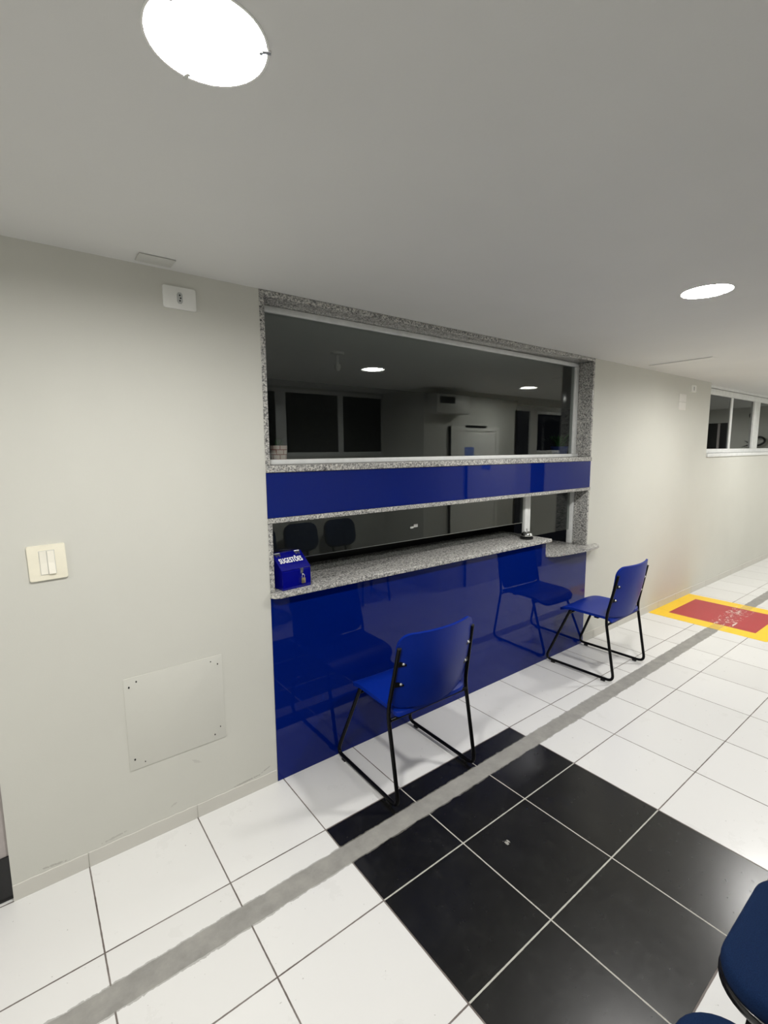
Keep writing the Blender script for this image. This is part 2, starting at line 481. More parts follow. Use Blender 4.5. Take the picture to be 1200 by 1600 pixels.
# ------------------------------------------------------------------ skirting
def skirting(name, x0, x1, joints, h):
    xs = [x0] + [j for j in joints if x0 < j < x1] + [x1]
    bm = bmesh.new()
    for a, b in zip(xs, xs[1:]):
        g = .0016
        aa = a + (g if a != x0 else 0); bb = b - (g if b != x1 else 0)
        n = max(2, int((bb - aa) / .03))
        lo = []; 
        for i in range(n + 1):
            x = aa + (bb - aa) * i / n
            hz = h + random.uniform(-.002, .002)
            lo.append([bm.verts.new(p) for p in ((x, 0, 0), (x, -.0035, 0), (x, -.0035, hz - .0015), (x, -.0022, hz), (x, 0, hz + .0006))])
        for A, B in zip(lo, lo[1:]):
            for k in range(4): bm.faces.new((A[k], A[k + 1], B[k + 1], B[k]))
        bm.faces.new(lo[0][::-1]); bm.faces.new(lo[-1])
    return struct(obj(name, bm, 'skirt'))
skirting('baseboard_left', -.256, LX - .002, [TX * k for k in range(0, 3)], .068)
skirting('baseboard_right', RX + .002, X1 - .01, [TX * k for k in range(8, 30)], .078)

# ------------------------------------------------------------------ granite surround
def slab(name, a, b, bevel=.002, label=None):
    return struct(boxo(name, a, b, 'granite', bevel=bevel), label)
slab('trim_1', (LX, -.004, 2.488), (RX, .19, H - .001))                    # lintel below ceiling
slab('trim_2', (LX, -.004, 1.687), (LX + .024, .19, 2.487))
slab('trim_3', (RX - .024, -.004, 1.687), (RX, .19, 2.487))
slab('trim_4', (LX, -.012, 1.652), (RX, .40, 1.686))                       # sill under upper glass
slab('trim_5', (LX, -.010, 1.397), (RX, .19, 1.422))                       # lower lintel
slab('trim_6', (LX, -.004, 1.0415), (LX + .024, .19, 1.396))
slab('trim_7', (RX - .024, -.004, .9095), (RX, .19, 1.396))

# blue glass cladding
p = boxo('blue_wall_panel', (LX + .001, -.003, 1.4235), (RX - .001, .011, 1.6505), 'panel')
tag(recenter(p), 'narrow glossy blue panel strip between the two window openings', 'panel')
bm = bmesh.new()
bm_prism(bm, [(LX + .001, 0), (RX - .001, 0), (RX - .001, .884), (3.243, .884), (3.243, 1.011), (LX + .001, 1.011)], 0, .014)
bmesh.ops.rotate(bm, verts=bm.verts, matrix=Matrix.Rotation(PI / 2, 3, 'X')); bmesh.ops.translate(bm, verts=bm.verts, vec=(0, .011, .001))
p = obj('blue_wall_panel', bm, 'panel')
tag(recenter(p), 'large glossy blue panel from the floor up to the granite counter', 'panel')

# ------------------------------------------------------------------ counters
def arc(cx, cy, r, a0, a1, n=8):
    return [(cx + r * math.cos(math.radians(a0 + (a1 - a0) * k / n)), cy + r * math.sin(math.radians(a0 + (a1 - a0) * k / n))) for k in range(n + 1)]
CT = 1.04
poly = [(LX, .46), (LX, -.004), (.8655, -.0055)] + arc(.8995, -.008, .034, 180, 270, 8) + arc(3.262, -.034, .008, 270, 360, 3) + [(3.27, .46)]
bm = bmesh.new(); bm_prism(bm, poly, CT - .026, CT, .004)
o = tag(recenter(obj('granite_counter', bm, 'granite', smooth=True)), 'long grey granite service counter carrying the suggestion box and bell', 'counter')
ST = .908
poly = [(3.255, .40), (3.255, .04), (3.262, .0), (3.278, -.026), (3.305, -.044), (3.35, -.055), (3.50, -.074), (3.65, -.088), (3.78, -.096), (3.87, -.094), (3.93, -.080), (3.965, -.058), (3.985, -.030), (3.99, -.0055), (3.842, -.0055), (3.842, .40)]
bm = bmesh.new(); bm_prism(bm, poly, ST - .024, ST, .005)
tag(recenter(obj('granite_counter', bm, 'granite', smooth=True)), 'short lower granite counter with bowed front at the right end', 'counter')

# ------------------------------------------------------------------ windows
def window(name, rails, panes, glass, label):
    w = bpy.data.objects.new(name, None); C.objects.link(w); struct(w, label, 'window')
    for a, b in rails: boxo('window_frame', a, b, 'alu', w, .003)
    for a, b in panes: boxo('window_pane', a, b, glass, w)
    return w
gx0, gx1 = LX + .025, RX - .025
GY = .142
w1 = window('window_1', [((gx0, .128, 2.457), (gx1, .175, 2.487)), ((gx0, .105, 1.687), (gx1, .175, 1.713)),
                         ((gx0, .130, 1.7135), (gx0 + .012, .17, 2.4565)), ((gx1 - .050, .126, 1.7135), (gx1, .17, 2.4565))],
            [((gx0 + .0125, GY, 1.7138), (gx1 - .0505, GY + .006, 2.456))], 'glass', 'large fixed upper glass of the service booth')
w2 = window('window_2', [((3.128, .122, CT + .001), (3.162, .150, 1.396)), ((3.166, .128, CT + .001), (3.208, .175, 1.396)),
                         ((gx1 - .030, .122, ST + .002), (gx1 - .001, .17, 1.396))],
            [((gx0 + .001, GY, 1.166), (3.127, GY + .006, 1.396)), ((3.209, GY + .006, 1.036), (gx1 - .031, GY + .012, 1.396))], 'glass',
            'low service hatch glass above the counter')
boxo('reflection_patch', (1.955, GY - .001, 1.248), (1.99, GY - .0002, 1.268), 'grey2', w2); boxo('reflection_patch', (1.925, GY - .001, 1.243), (1.953, GY - .0002, 1.255), 'grey2', w2)  # grey patches on the pane, put there in place of a faint reflection
# bright polished edge of the raised pane
boxo('pane_edge', (gx0 + .001, GY - .001, 1.1635), (3.127, GY + .007, 1.1658), 'steel', w2)

fy = .075
fw = [((WX + .001, fy, 2.405), (10.59, fy + .05, 2.475)), ((WX + .001, fy, 1.690), (10.59, fy + .05, 1.742)),
      ((WX + .001, fy + .01, 1.7425), (WX + .20, fy + .045, 2.4045)), ((7.43, fy + .01, 1.7425), (7.50, fy + .045, 2.4045)),
      ((8.33, fy, 1.7425), (8.58, fy + .045, 2.4045)), ((9.4, fy + .01, 1.7425), (9.5, fy + .045, 2.4045)), ((10.40, fy + .01, 1.7425), (10.59, fy + .045, 2.4045))]
w3 = window('window_3', fw, [((WX + .201, fy + .022, 1.743), (7.429, fy + .028, 2.404)), ((7.501, fy + .022, 1.743), (8.329, fy + .028, 2.404)),
                             ((8.581, fy + .022, 1.743), (9.399, fy + .028, 2.404)), ((9.501, fy + .022, 1.743), (10.399, fy + .028, 2.404))],
            'farglass', 'white framed high window on the far right wall')
boxo('window_sill', (WX + .001, -.018, 1.645), (10.58, .08, 1.688), 'alu', w3, .004)
boxo('window_header', (WX + .001, fy + .004, 2.482), (10.59, fy + .05, 2.5145), 'alu', w3)
# on the corridor end wall, seen mirrored in the far window
EX = X1
HPTS = [(-.62, 1.79), (-.58, 1.785), (-.49, 1.80), (-.425, 1.85), (-.425, 1.90), (-.47, 1.945), (-.53, 1.95), (-.60, 1.93), (-.66, 1.89)]
HT1 = [(-.60, 1.785), (-.69, 1.795), (-.78, 1.765)]
HT2 = [(-.61, 1.80), (-.67, 1.84), (-.74, 1.885)]
BLOB = (-.63, 2.36)
DY = (-1.50, -1.00); DZ = 2.24
bm = bmesh.new()
def P(y, z, d=.05): return (EX - d, y, z)
bm_tube(bm, rounded_path([P(*q) for q in HPTS], .07), .019, 8)
bm_tube(bm, [P(*q) for q in HT1], [.018, .013, .004], 8)
bm_tube(bm, [P(*q) for q in HT2], [.018, .012, .004], 8)
bm_box(bm, (EX - .07, -.63, 1.76), (EX + .002, -.58, 1.80))
tag(recenter(obj('curled_hose', bm, 'cable', smooth=True)), 'dark curled hose on the end wall, mirrored in the far right window', 'hose')
bm = bmesh.new(); bm_lathe(bm, [(0, 0), (.075, 0), (.08, .02), (.07, .06), (0, .07)], seg=24)
bmesh.ops.rotate(bm, verts=bm.verts, matrix=Matrix.Rotation(-PI / 2, 3, 'Y')); bmesh.ops.translate(bm, verts=bm.verts, vec=(EX + .002, BLOB[0], BLOB[1]))
tag(recenter(obj('wall_fitting', bm, 'cable', smooth=True)), 'dark round wall fitting mirrored behind the mullion of the far right window', 'wall fitting')
d4 = boxo('door_4', (EX - .02, DY[0], .004), (EX - .001, DY[1], DZ), 'black'); struct(d4, 'dark glazed door on the end wall', 'door')
boxo('door_stile', (EX - .024, DY[0] + .62 * (DY[1] - DY[0]) - .02, .01), (EX - .0202, DY[0] + .62 * (DY[1] - DY[0]) + .02, DZ - .005), 'doorgrey', d4)
struct(boxo('trim_8', (WX, .165, 1.60), (10.6, .45, 1.659), 'booth'))

window('window_4', [((wx0, YB - .06, wz1 - .04), (wx1, YB - .01, wz1)), ((wx0, YB - .06, wz0), (wx1, YB - .01, wz0 + .05)),
                    ((2.35, YB - .055, wz0 + .051), (2.48, YB - .012, wz1 - .041)), ((3.21, YB - .055, wz0 + .051), (3.28, YB - .012, wz1 - .041)), ((wx0, YB - .055, wz0 + .051), (wx0 + .05, YB - .012, wz1 - .041))],
       [((wx0 + .051, YB - .04, wz0 + .051), (2.349, YB - .034, wz1 - .041)), ((2.481, YB - .04, wz0 + .051), (3.209, YB - .034, wz1 - .041)), ((3.281, YB - .04, wz0 + .051), (wx1, YB - .034, wz1 - .041))], 'farglass',
       'dark sliding window on the rear wall')
dk = boxo('door_3', (5.705, BY - .05, .0), (6.065, BY - .02, 2.315), 'black'); struct(dk, 'narrow dark glazed door on the rear block', 'door')
window('window_5', [((6.255, BY - .05, 1.692), (7.195, BY + .004, 1.735)), ((6.255, BY - .05, 2.29), (7.195, BY - .002, 2.328))], [((6.255, BY - .04, 1.736), (7.195, BY - .034, 2.289))], 'farglass', 'dark window beside the narrow glazed door')
dw = boxo('door_2', (4.42, BY + .001, 0.004), (5.24, BY + .03, 2.0), 'doorwhite'); struct(dw, 'white door on the rear block', 'door')
boxo('door_frame', (4.36, BY + .0005, 0.002), (4.418, BY + .04, 2.06), 'doorwhite', dw); boxo('door_frame', (5.242, BY + .0005, 0.002), (5.30, BY + .04, 2.06), 'doorwhite', dw)
boxo('door_frame', (4.419, BY + .0005, 2.002), (5.241, BY + .04, 2.06), 'doorwhite', dw)
boxo('door_sign', (4.62, BY + .0405, 2.045), (5.03, BY + .045, 2.075), 'black', dw)
boxo('notice', (4.62, BY + .0305, 1.50), (4.80, BY + .032, 1.79), 'dots', dw)
boxo('door_edge_strip', (4.351, BY + .0005, .002), (4.359, BY + .035, 2.06), 'black', dw)

# ------------------------------------------------------------------ ceiling lamps
DEP = .0145
def make_lamp(label):
    t = thing('ceiling_lamp', label, 'lamp', (0, 0, 0), group='round ceiling lamps')
    R = LR - .0005
    bm = bmesh.new(); bm_lathe(bm, [(R + .003, -.0014), (R + .003, -.0002), (R - .0002, .0002), (R - .0002, DEP + .012), (0, DEP + .012), (0, DEP + .0115), (R - .0016, DEP + .0115), (R - .0016, -.0014), (R + .003, -.0014)], seg=64)
    obj('housing', bm, 'plate', t, True, 40)
    bm = bmesh.new(); rr = R - .0022
    bm_lathe(bm, [(rr, DEP + .010), (rr, DEP + .002), (rr * .9, DEP + .0004), (rr * .6, DEP - .0006), (rr * .3, DEP - .001), (0, DEP - .001)], seg=64); obj('glass_shade', bm, 'lamp', t, True, 80)
    for ang in [math.radians(-25 + 120 * k) for k in range(3)]:
        bm = bmesh.new()
        bm_box(bm, (R - .018, -.004, -.0032), (R + .006, .004, -.0018), .0006)
        cl = obj('clip', bm, 'steel', t); cl.rotation_euler = (0, 0, ang)
        bm = bmesh.new(); bm_lathe(bm, [(0, -.0062), (.004, -.0058), (.0045, -.0035), (.0045, -.002)], (R - .013, 0, 0), 12)
        obj('screw', bm, 'steel', cl, True)
    return t
l0 = make_lamp('large round lit ceiling lamp at the top left of the photo'); l0.location = (LAMPX[0], LY, H)
dup(l0, (2.65, LY, H), 0, 'smaller looking round lit ceiling lamp at the right of the photo')
dup(l0, (5.05, LY, H), 0, 'third round ceiling lamp, seen mirrored at the right of the upper glass')
dup(l0, (-2.15, LY, H), 0, 'round ceiling lamp over the near end of the lobby, out of frame')
dup(l0, (7.45, LY, H), 0, 'round ceiling lamp near the far window, out of frame')
dup(l0, (9.85, LY, H), 0, 'round ceiling lamp at the far end of the corridor, out of frame')

# ceiling bits
o = recenter(boxo('cover_plate', (.336, -.128, H - .006), (.470, -.042, H - .0005), 'patch', bevel=.0025)); tag(o, 'blank rectangular cover plate on the ceiling edge above the left socket', 'cover plate')
bm = bmesh.new()
for y0, y1 in ((-.60, -.12),):
    v8 = [bm.verts.new(q) for q in ((4.60, y0 - .03, H), (4.60, y1 + .02, H), (4.78, y1 + .02, H), (4.78, y0 - .03, H), (4.60, y0, H - .007), (4.60, y1, H - .007), (4.78, y1, H - .0004), (4.78, y0, H - .0004))]
    for q in ((0, 1, 2, 3), (4, 7, 6, 5), (0, 4, 5, 1), (1, 5, 6, 2), (2, 6, 7, 3), (3, 7, 4, 0)): bm.faces.new([v8[i] for i in q])
struct(obj('trim_9', bm, 'ceiling'), 'raised plaster seam in the ceiling', 'trim')

# ------------------------------------------------------------------ wall fittings
def rplate(bm, x0, x1, z0, z1, y0, y1, r=.008, bevel=.002):
    pts = arc(x1 - r, z0 + r, r, 270, 360, 5) + arc(x1 - r, z1 - r, r, 0, 90, 5) + arc(x0 + r, z1 - r, r, 90, 180, 5) + arc(x0 + r, z0 + r, r, 180, 270, 5)
    b2 = bmesh.new(); bm_prism(b2, pts, 0, abs(y1 - y0), 0)
    # bevel only the front rim
    es = [e for e in b2.edges if all(v.co.z > abs(y1 - y0) - 1e-5 for v in e.verts)]
    bmesh.ops.bevel(b2, geom=es, offset=bevel, segments=3, affect='EDGES', profile=.5)
    for v in b2.verts: v.co = Vector((v.co.x, -v.co.z + y0, v.co.y))
    me = bpy.data.meshes.new('tmp'); b2.to_mesh(me); b2.free(); bm.from_mesh(me); bpy.data.meshes.remove(me)

def socket(loc, w, h, label):
    t = thing('power_socket', label, 'socket', loc)
    bm = bmesh.new(); rplate(bm, -w / 2, w / 2, -h / 2, h / 2, 0, -.009, .007); obj('cover', bm, 'plate', t, True, 35)
    bm = bmesh.new()
    hx = [(-.0115, -.014), (-.006, -.023), (.006, -.023), (.0115, -.014), (.0115, .014), (.006, .023), (-.006, .023), (-.0115, .014)]
    bm_prism(bm, hx, 0, .002)
    for v in bm.verts: v.co = Vector((v.co.x, -.009 - v.co.z, v.co.y))
    mo = obj('socket_face', bm, 'module', t)
    for dz, dx in ((.011, 0), (0, .003), (-.011, 0)):
        bm = bmesh.new(); bm_lathe(bm, [(0, 0), (.0034, 0), (.0034, .0008), (0, .0008)], seg=12)
        for v in bm.verts: v.co = Vector((v.co.x + dx, -.011 - v.co.z, v.co.y + dz))
        obj('contact_hole', bm, 'hole', mo)
    return t
socket((.508, 0, 2.406), .134, .09, 'white power socket high on the wall, left of the service window')
socket((5.935, 0, 2.408), .13, .075, 'white power socket high on the right wall near the far window')
for z, lab in ((2.292, 'upper'), (2.205, 'lower')):
    bm = bmesh.new(); rplate(bm, 5.58, 5.76, z - .040, z + .040, .002, -.004, .006)
    tag(recenter(obj('blank_plate', bm, 'blank', smooth=True, angle=35)), lab + ' of two blank pale wall plates beside the right wall socket', 'wall plate')

t = thing('light_switch', 'cream double light switch on the left wall', 'switch', (-.040, 0, 1.339))
bm = bmesh.new(); rplate(bm, -.061, .061, -.068, .068, 0, -.010, .004, .004); obj('cover', bm, 'cream', t, True, 35)
for k, sx in enumerate((-1, 1)):
    bm = bmesh.new()
    x0, x1 = (-.0235, -.0012) if sx < 0 else (.0012, .0235)
    m_, e_ = -.0128, -.0150
    tilt = .0030 if sx > 0 else -.0024
    vs = [(x0, -.0095, -.045), (x1, -.0095, -.045), (x1, -.0095, .045), (x0, -.0095, .045)]
    b = [bm.verts.new(p_) for p_ in vs]
    f = [bm.verts.new(p_) for p_ in ((x0, e_ - tilt, -.045), (x1, e_ - tilt, -.045), (x1, m_, -.001), (x1, e_ + tilt * .6, .045), (x0, e_ + tilt * .6, .045), (x0, m_, -.001))]
    bm.faces.new((f[0], f[1], f[2], f[5])); bm.faces.new((f[5], f[2], f[3], f[4]))
    bm.faces.new((b[0], b[1], f[1], f[0])); bm.faces.new((b[2], b[3], f[4], f[3])); bm.faces.new((b[1], b[2], f[3], f[2], f[1])); bm.faces.new((b[3], b[0], f[0], f[5], f[4])); bm.faces.new(b[::-1])
    obj('rocker', bm, 'creamlight', t)
bm = bmesh.new(); bm_box(bm, (-.0255, -.0103, -.047), (.0255, -.0085, .047)); obj('rocker_gap_shade', bm, 'patch', t)  # grey colour stands in for the shadow lines around the rockers
t.rotation_euler = (0, math.radians(-1.2), 0)

t = thing('access_panel', 'square wall-coloured access panel screwed low on the left wall', 'panel', (.393, 0, .575))
bm = bmesh.new(); rplate(bm, -.212, .212, -.213, .213, .002, -.003, .003, .0008); obj('cover', bm, 'wall', t, True, 35)
for x, z, s in ((-.192, .172, .004), (-.162, .190, .0035), (.158, .190, .0028), (.190, .170, .0032), (.188, -.150, .0028), (.160, -.182, .0034), (-.190, -.165, .004), (-.150, -.190, .0025)):
    bm = bmesh.new(); bm_lathe(bm, [(0, 0), (s, 0), (s * .9, .0012), (0, .0012)], seg=10)
    for v in bm.verts: v.co = Vector((v.co.x * .9 + x, -.003 - v.co.z, v.co.y * 1.3 + z))
    obj('screw_hole', bm, 'hole', t)

# ------------------------------------------------------------------ painted floor square
t = thing('floor_marking', 'yellow bordered red square painted on the floor by the right wall', 'floor marking', (5.71, -.520, 0))
bm = bmesh.new()
bx, by = .54, .515; ix, iy = .365, .385
def ring(z):
    return [bm.verts.new((x, y, z)) for x, y in ((-bx, -by), (bx, -by), (bx, by), (-bx, by), (-ix, -iy), (ix, -iy), (ix, iy), (-ix, iy))]
A = ring(.0003); B = ring(.0011)
for i in range(4):
    j = (i + 1) % 4
    bm.faces.new((B[i], B[j], B[4 + j], B[4 + i])); bm.faces.new((A[i], A[4 + i], A[4 + j], A[j])); bm.faces.new((A[i], A[j], B[j], B[i])); bm.faces.new((A[4 + j], A[4 + i], B[4 + i], B[4 + j]))
obj('yellow_border', bm, 'yellow', t)
boxo('red_square', (-ix + .0002, -iy + .0002, .0003), (ix - .0002, iy - .0002, .0010), 'red', t)

# ------------------------------------------------------------------ blue sled chairs
def make_chair(label):
    t = thing('visitor_chair', label, 'chair', group='blue plastic chairs at the counter')
    hw = .270; r = .0105
    for s in (-1, 1):
        path = rounded_path([(s * .250, -.268, .826), (s * hw, -.203, .485), (s * hw, -.285, .022), (s * hw, .285, .022), (s * (hw - .045), .105, .470)], [0, .06, .055, .055, 0], 7)
        bm = bmesh.new(); bm_tube(bm, path, r, 12); fr = obj('side_frame', bm, 'tube', t, True)
        for y in (-.205, .215):
            bm = bmesh.new(); bm_box(bm, (s * hw - .009, y - .016, .0005), (s * hw + .009, y + .016, .0125), .002); obj('foot_pad', bm, 'rubber', fr)
        bm = bmesh.new(); bm_tube(bm, [(s * .250, -.268, .825), (s * .2497, -.269, .830)], r + .0008, 12); obj('end_cap', bm, 'rubber', fr)
    bm = bmesh.new(); bm_tube(bm, [(-hw + .006, -.216, .446), (hw - .006, -.216, .446)], .009, 10); obj('rear_crossbar', bm, 'tube', t, True)
    bm = bmesh.new(); bm_tube(bm, [(-hw + .052, .115, .440), (hw - .052, .115, .440)], .009, 10); obj('front_crossbar', bm, 'tube', t, True)
    # seat shell: waterfall front, gently dished, rounded corners
    def half(v, w0, r0, r1, L):   # half width with rounded ends, v along 0..L
        w = w0
        if v < r0: w = w0 - r0 + math.sqrt(max(0, r0 * r0 - (r0 - v) ** 2))
        if v > L - r1: w = w0 - r1 + math.sqrt(max(0, r1 * r1 - (v - L + r1) ** 2))
        return w
    L = .455
    def seat(i, j):
        v = L * (.5 - .5 * math.cos(PI * i)) ; u = 2 * j - 1
        w = half(v, .242 - .010 * v / L, .028, .085, L)
        y = -.228 + v
        z = .4805 - .006 * math.sin(min(1, v / .3) * PI) * (1 - u * u)
        if v < .05: z -= .022 * ((.05 - v) / .05) ** 2
        if v > .31: z -= .048 * ((v - .31) / .145) ** 2
        z += .004 * u * u
        return Vector((u * w, y, z)), Vector((0, .25 if v > .33 else 0, 1)).normalized()
    bm = bmesh.new(); bm_sheet(bm, seat, 36, 20, .020); so = obj('seat', bm, 'chairblue', t, True, 60)
    for s in (-1, 1):
        bm = bmesh.new(); bm_box(bm, (s * .205 - .012, -.12, .455), (s * .205 + .012, -.085, .474), .002); obj('seat_bracket', bm, 'tube', t)
    Hb = .404
    def back(i, j):
        v = Hb * (.5 - .5 * math.cos(PI * i)); u = 2 * j - 1
        w = half(v, .257 - .006 * (1 - v / Hb), .07, .070, Hb)
        x = u * w
        k = v / Hb
        y = -.246 - .072 * k - .012 * math.sin(PI * k) + .056 * (x / .24) ** 2 * (1 - .1 * k)
        z = .488 + v - .012 * (1 - u * u) * (1 - k)
        nx = -.1 * x / .0576 * .25
        return Vector((x, y, z)), Vector((-2 * .05 * x / .0576, 1, .18)).normalized()
    bm = bmesh.new(); bm_sheet(bm, back, 30, 24, .014); bo = obj('backrest', bm, 'chairblue', t, True, 60)
    for s in (-1, 1):
        for z in (.632, .742):
            k = (z - .488) / Hb
            yt = -.203 - .065 * (z - .485) / .341
            yb = -.246 - .072 * k - .012 * math.sin(PI * k) + .056 * (.222 / .24) ** 2 * (1 - .1 * k)
            bm = bmesh.new()
            xt = .269 - .019 * (z - .485) / .341
            prs = [(s * xt, yt - .004), (s * .206, yb - .0135), (s * .206, yb - .0075), (s * xt, yt + .004)]
            bm_prism(bm, prs, z - .013, z + .013)
            br = obj('back_bracket', bm, 'tube', t)
            bm = bmesh.new(); bm_lathe(bm, [(0, .005), (.005, .0035), (.0072, 0), (.0072, -.003)], seg=14)
            bmesh.ops.rotate(bm, verts=bm.verts, matrix=Matrix.Rotation(PI / 2, 3, 'X')); bmesh.ops.translate(bm, verts=bm.verts, vec=(s * .222, yb - .0125 + (.002), z))
            obj('bolt', bm, 'bolt', br, True)
    return t
c1 = make_chair('blue plastic chair with black sled frame standing by the black floor tiles')
c1.location = (1.510, -.292, 0); c1.rotation_euler = (0, 0, math.radians(-.6))
dup(c1, (3.572, -.280, 0), math.radians(2.0), 'blue plastic chair with black sled frame below the short lower counter', 'blue plastic chairs at the counter')

# ------------------------------------------------------------------ navy upholstered chairs along the rear wall
def cushion(bm, w, d, h, rc, edge, n=9):
    """flat cushion with rounded plan corners and a soft rim"""
    def plan(ins):
        r = max(rc - ins, .01); a, b = w / 2 - ins, d / 2 - ins
        return arc(a - r, -b + r, r, 270, 360, n) + arc(a - r, b - r, r, 0, 90, n) + arc(-a + r, b - r, r, 90, 180, n) + arc(-a + r, -b + r, r, 180, 270, n)
    prof = [(edge * .7, 0), (edge * .15, .18 * h), (0, .4 * h), (0, .6 * h), (edge * .12, .78 * h), (edge * .45, .92 * h), (edge, .985 * h), (edge * 2.2, h)]
    rings = [[bm.verts.new((x, y, z)) for x, y in plan(i)] for i, z in prof]
    m = len(rings[0])
    for A, B in zip(rings, rings[1:]):
        for k in range(m): bm.faces.new((A[k], A[(k + 1) % m], B[(k + 1) % m], B[k]))
    bm.faces.new(rings[0][::-1]); bm.faces.new(rings[-1])
def make_navy(label):
    t = thing('upholstered_chair', label, 'chair', group='navy upholstered chairs in a row')
    bm = bmesh.new(); cushion(bm, .485, .46, .058, .115, .020); bmesh.ops.translate(bm, verts=bm.verts, vec=(0, 0, .402)); obj('seat', bm, 'fabric', t, True, 60)
    bm = bmesh.new(); cushion(bm, .491, .466, .026, .116, .004); bmesh.ops.translate(bm, verts=bm.verts, vec=(0, 0, .388)); obj('seat_rim', bm, 'black', t, True, 50)
    bm = bmesh.new(); cushion(bm, .43, .34, .055, .11, .020)
    bmesh.ops.rotate(bm, verts=bm.verts, matrix=Matrix.Rotation(math.radians(-80), 3, 'X')); bmesh.ops.translate(bm, verts=bm.verts, vec=(0, -.315, .735)); obj('backrest', bm, 'fabric', t, True, 60)
    bm = bmesh.new(); cushion(bm, .436, .346, .024, .11, .004)
    bmesh.ops.rotate(bm, verts=bm.verts, matrix=Matrix.Rotation(math.radians(-80), 3, 'X')); bmesh.ops.translate(bm, verts=bm.verts, vec=(0, -.322, .733)); obj('backrest_shell', bm, 'black', t, True, 50)
    bm = bmesh.new()
    for s in (-.09, .09): bm_tube(bm, rounded_path([(s, .05, .380), (s, -.29, .380), (s, -.345, .66)], .06), .011, 8)
    obj('back_support', bm, 'tube', t, True)
    for s in (-1, 1):
        bm = bmesh.new(); bm_tube(bm, rounded_path([(s * .19, .17, .012), (s * .17, .14, .378), (s * .17, -.16, .378), (s * .19, -.20, .012)], .05), .0115, 10); obj('leg_frame', bm, 'tube', t, True)
    return t
n0 = make_navy('navy fabric chair seat at the bottom edge of the photo')
SY = -2.112
n0.location = (.862, SY, 0)
dup(n0, (1.425, SY, 0), 0, 'navy fabric chair seat cut off by the right edge of the photo')
for k, lab in enumerate(('mirrored nearest the suggestion box in the low glass', 'mirrored leftmost but one in the low glass', 'mirrored rightmost in the low glass')):
    dup(n0, (1.962 + .545 * k, SY - .12, 0), 0, 'navy fabric chair behind the camera, ' + lab)

# ------------------------------------------------------------------ suggestion box
t = thing('suggestion_box', 'blue acrylic suggestion box with sloping lid on the granite counter', 'box', (.931, -.013, CT + .0006), math.radians(5.0))
W, D = .172, .140; h0, h1, yt = .098, .176, .102
bm = bmesh.new()
pr = [(0, 0), (D, 0), (D, h1), (yt, h1), (0, h0)]
a = [bm.verts.new((0, y, z)) for y, z in pr]; b = [bm.verts.new((W, y, z)) for y, z in pr]
bm.faces.new(a[::-1]); bm.faces.new(b)
for i in range(5): bm.faces.new((a[i], a[(i + 1) % 5], b[(i + 1) % 5], b[i]))
bmesh.ops.bevel(bm, geom=list(bm.edges), offset=.0018, segments=2, affect='EDGES')
obj('case', bm, 'boxblue', t, True, 30)
sl = math.atan2(h1 - h0, yt); nv = Vector((0, -math.sin(sl), math.cos(sl)))
def onlid(x, s, up=0):  # s metres up the slope
    return Vector((x, s * math.cos(sl), h0 + s * math.sin(sl))) + nv * up
bm = bmesh.new()
bm_box(bm, (-.002, .004, 0), (W + .002, math.hypot(yt, h1 - h0) - .001, .003), .0008)
lid = obj('lid', bm, 'boxblue', t, True, 30); lid.location = onlid(0, 0, .0015); lid.rotation_euler = (sl, 0, 0)
def text_mesh(body, size, sx, off, ext):
    cu = bpy.data.curves.new('tmp_text', 'FONT'); cu.body = body; cu.size = .1; cu.offset = off; cu.extrude = ext
    cu.align_x = 'CENTER'; cu.align_y = 'CENTER'; cu.space_character = 1.16
    o = bpy.data.objects.new('tmp_text', cu); C.objects.link(o)
    bpy.context.view_layer.update()
    me = bpy.data.meshes.new_from_object(o.evaluated_get(bpy.context.evaluated_depsgraph_get()))
    bpy.data.objects.remove(o); bpy.data.curves.remove(cu)
    xs = [v.co.x for v in me.vertices]; ys = [v.co.y for v in me.vertices]
    me.transform(Matrix.Translation((-(max(xs) + min(xs)) / 2, -(max(ys) + min(ys)) / 2, 0)))
    b0 = bmesh.new()
    for k in range(-2, 3):          # heavier strokes: the outline laid down side by side
        m2 = me.copy(); m2.transform(Matrix.Translation((.0022 * k, 0, .00002 * k))); b0.from_mesh(m2); bpy.data.meshes.remove(m2)
    b0.to_mesh(me); b0.free()
    xs = [v.co.x for v in me.vertices]
    me.transform(Matrix.Diagonal((sx / (max(xs) - min(xs)), size / (max(ys) - min(ys)), 1, 1)))
    return me
me = text_mesh('SUGESTÕES', .042, .138, .0008, .0004); me.name = 'lettering'; me.materials.clear(); me.materials.append(M['letters'])
lt = bpy.data.objects.new('lettering', me); C.objects.link(lt); lt.parent = lid; lt.location = (.084, .074, .0036); lt['label'] = 'white lettering reading SUGESTÕES'
for x in (.026, .146):
    bm = bmesh.new(); bm_box(bm, (-.016, -.010, 0), (.016, .002, .0012)); bm_box(bm, (-.014, -.020, -.0012), (-.004, -.013, .0006)); bm_box(bm, (.004, -.020, -.0012), (.014, -.013, .0006)); bm_tube(bm, [(-.016, .003, .001), (.016, .003, .001)], .002, 8)
    hi = obj('hinge', bm, 'steel', t); hi.location = onlid(x, .122, .0048); hi.rotation_euler = (sl, 0, 0)
bm = bmesh.new(); bm_box(bm, (.108, -.0025, .078), (.124, .0, .104)); bm_box(bm, (.1135, -.008, .070), (.1185, -.0005, .088)); obj('hasp', bm, 'steel', t)
pl = thing('padlock', 'tmp', 'tmp'); del pl['label']; del pl['category']; pl.parent = t; pl.location = (.119, -.0095, .024)
bm = bmesh.new(); bm_box(bm, (-.0105, -.005, 0), (.0105, .005, .028), .0015); obj('lock_body', bm, 'brass', pl, True, 40)
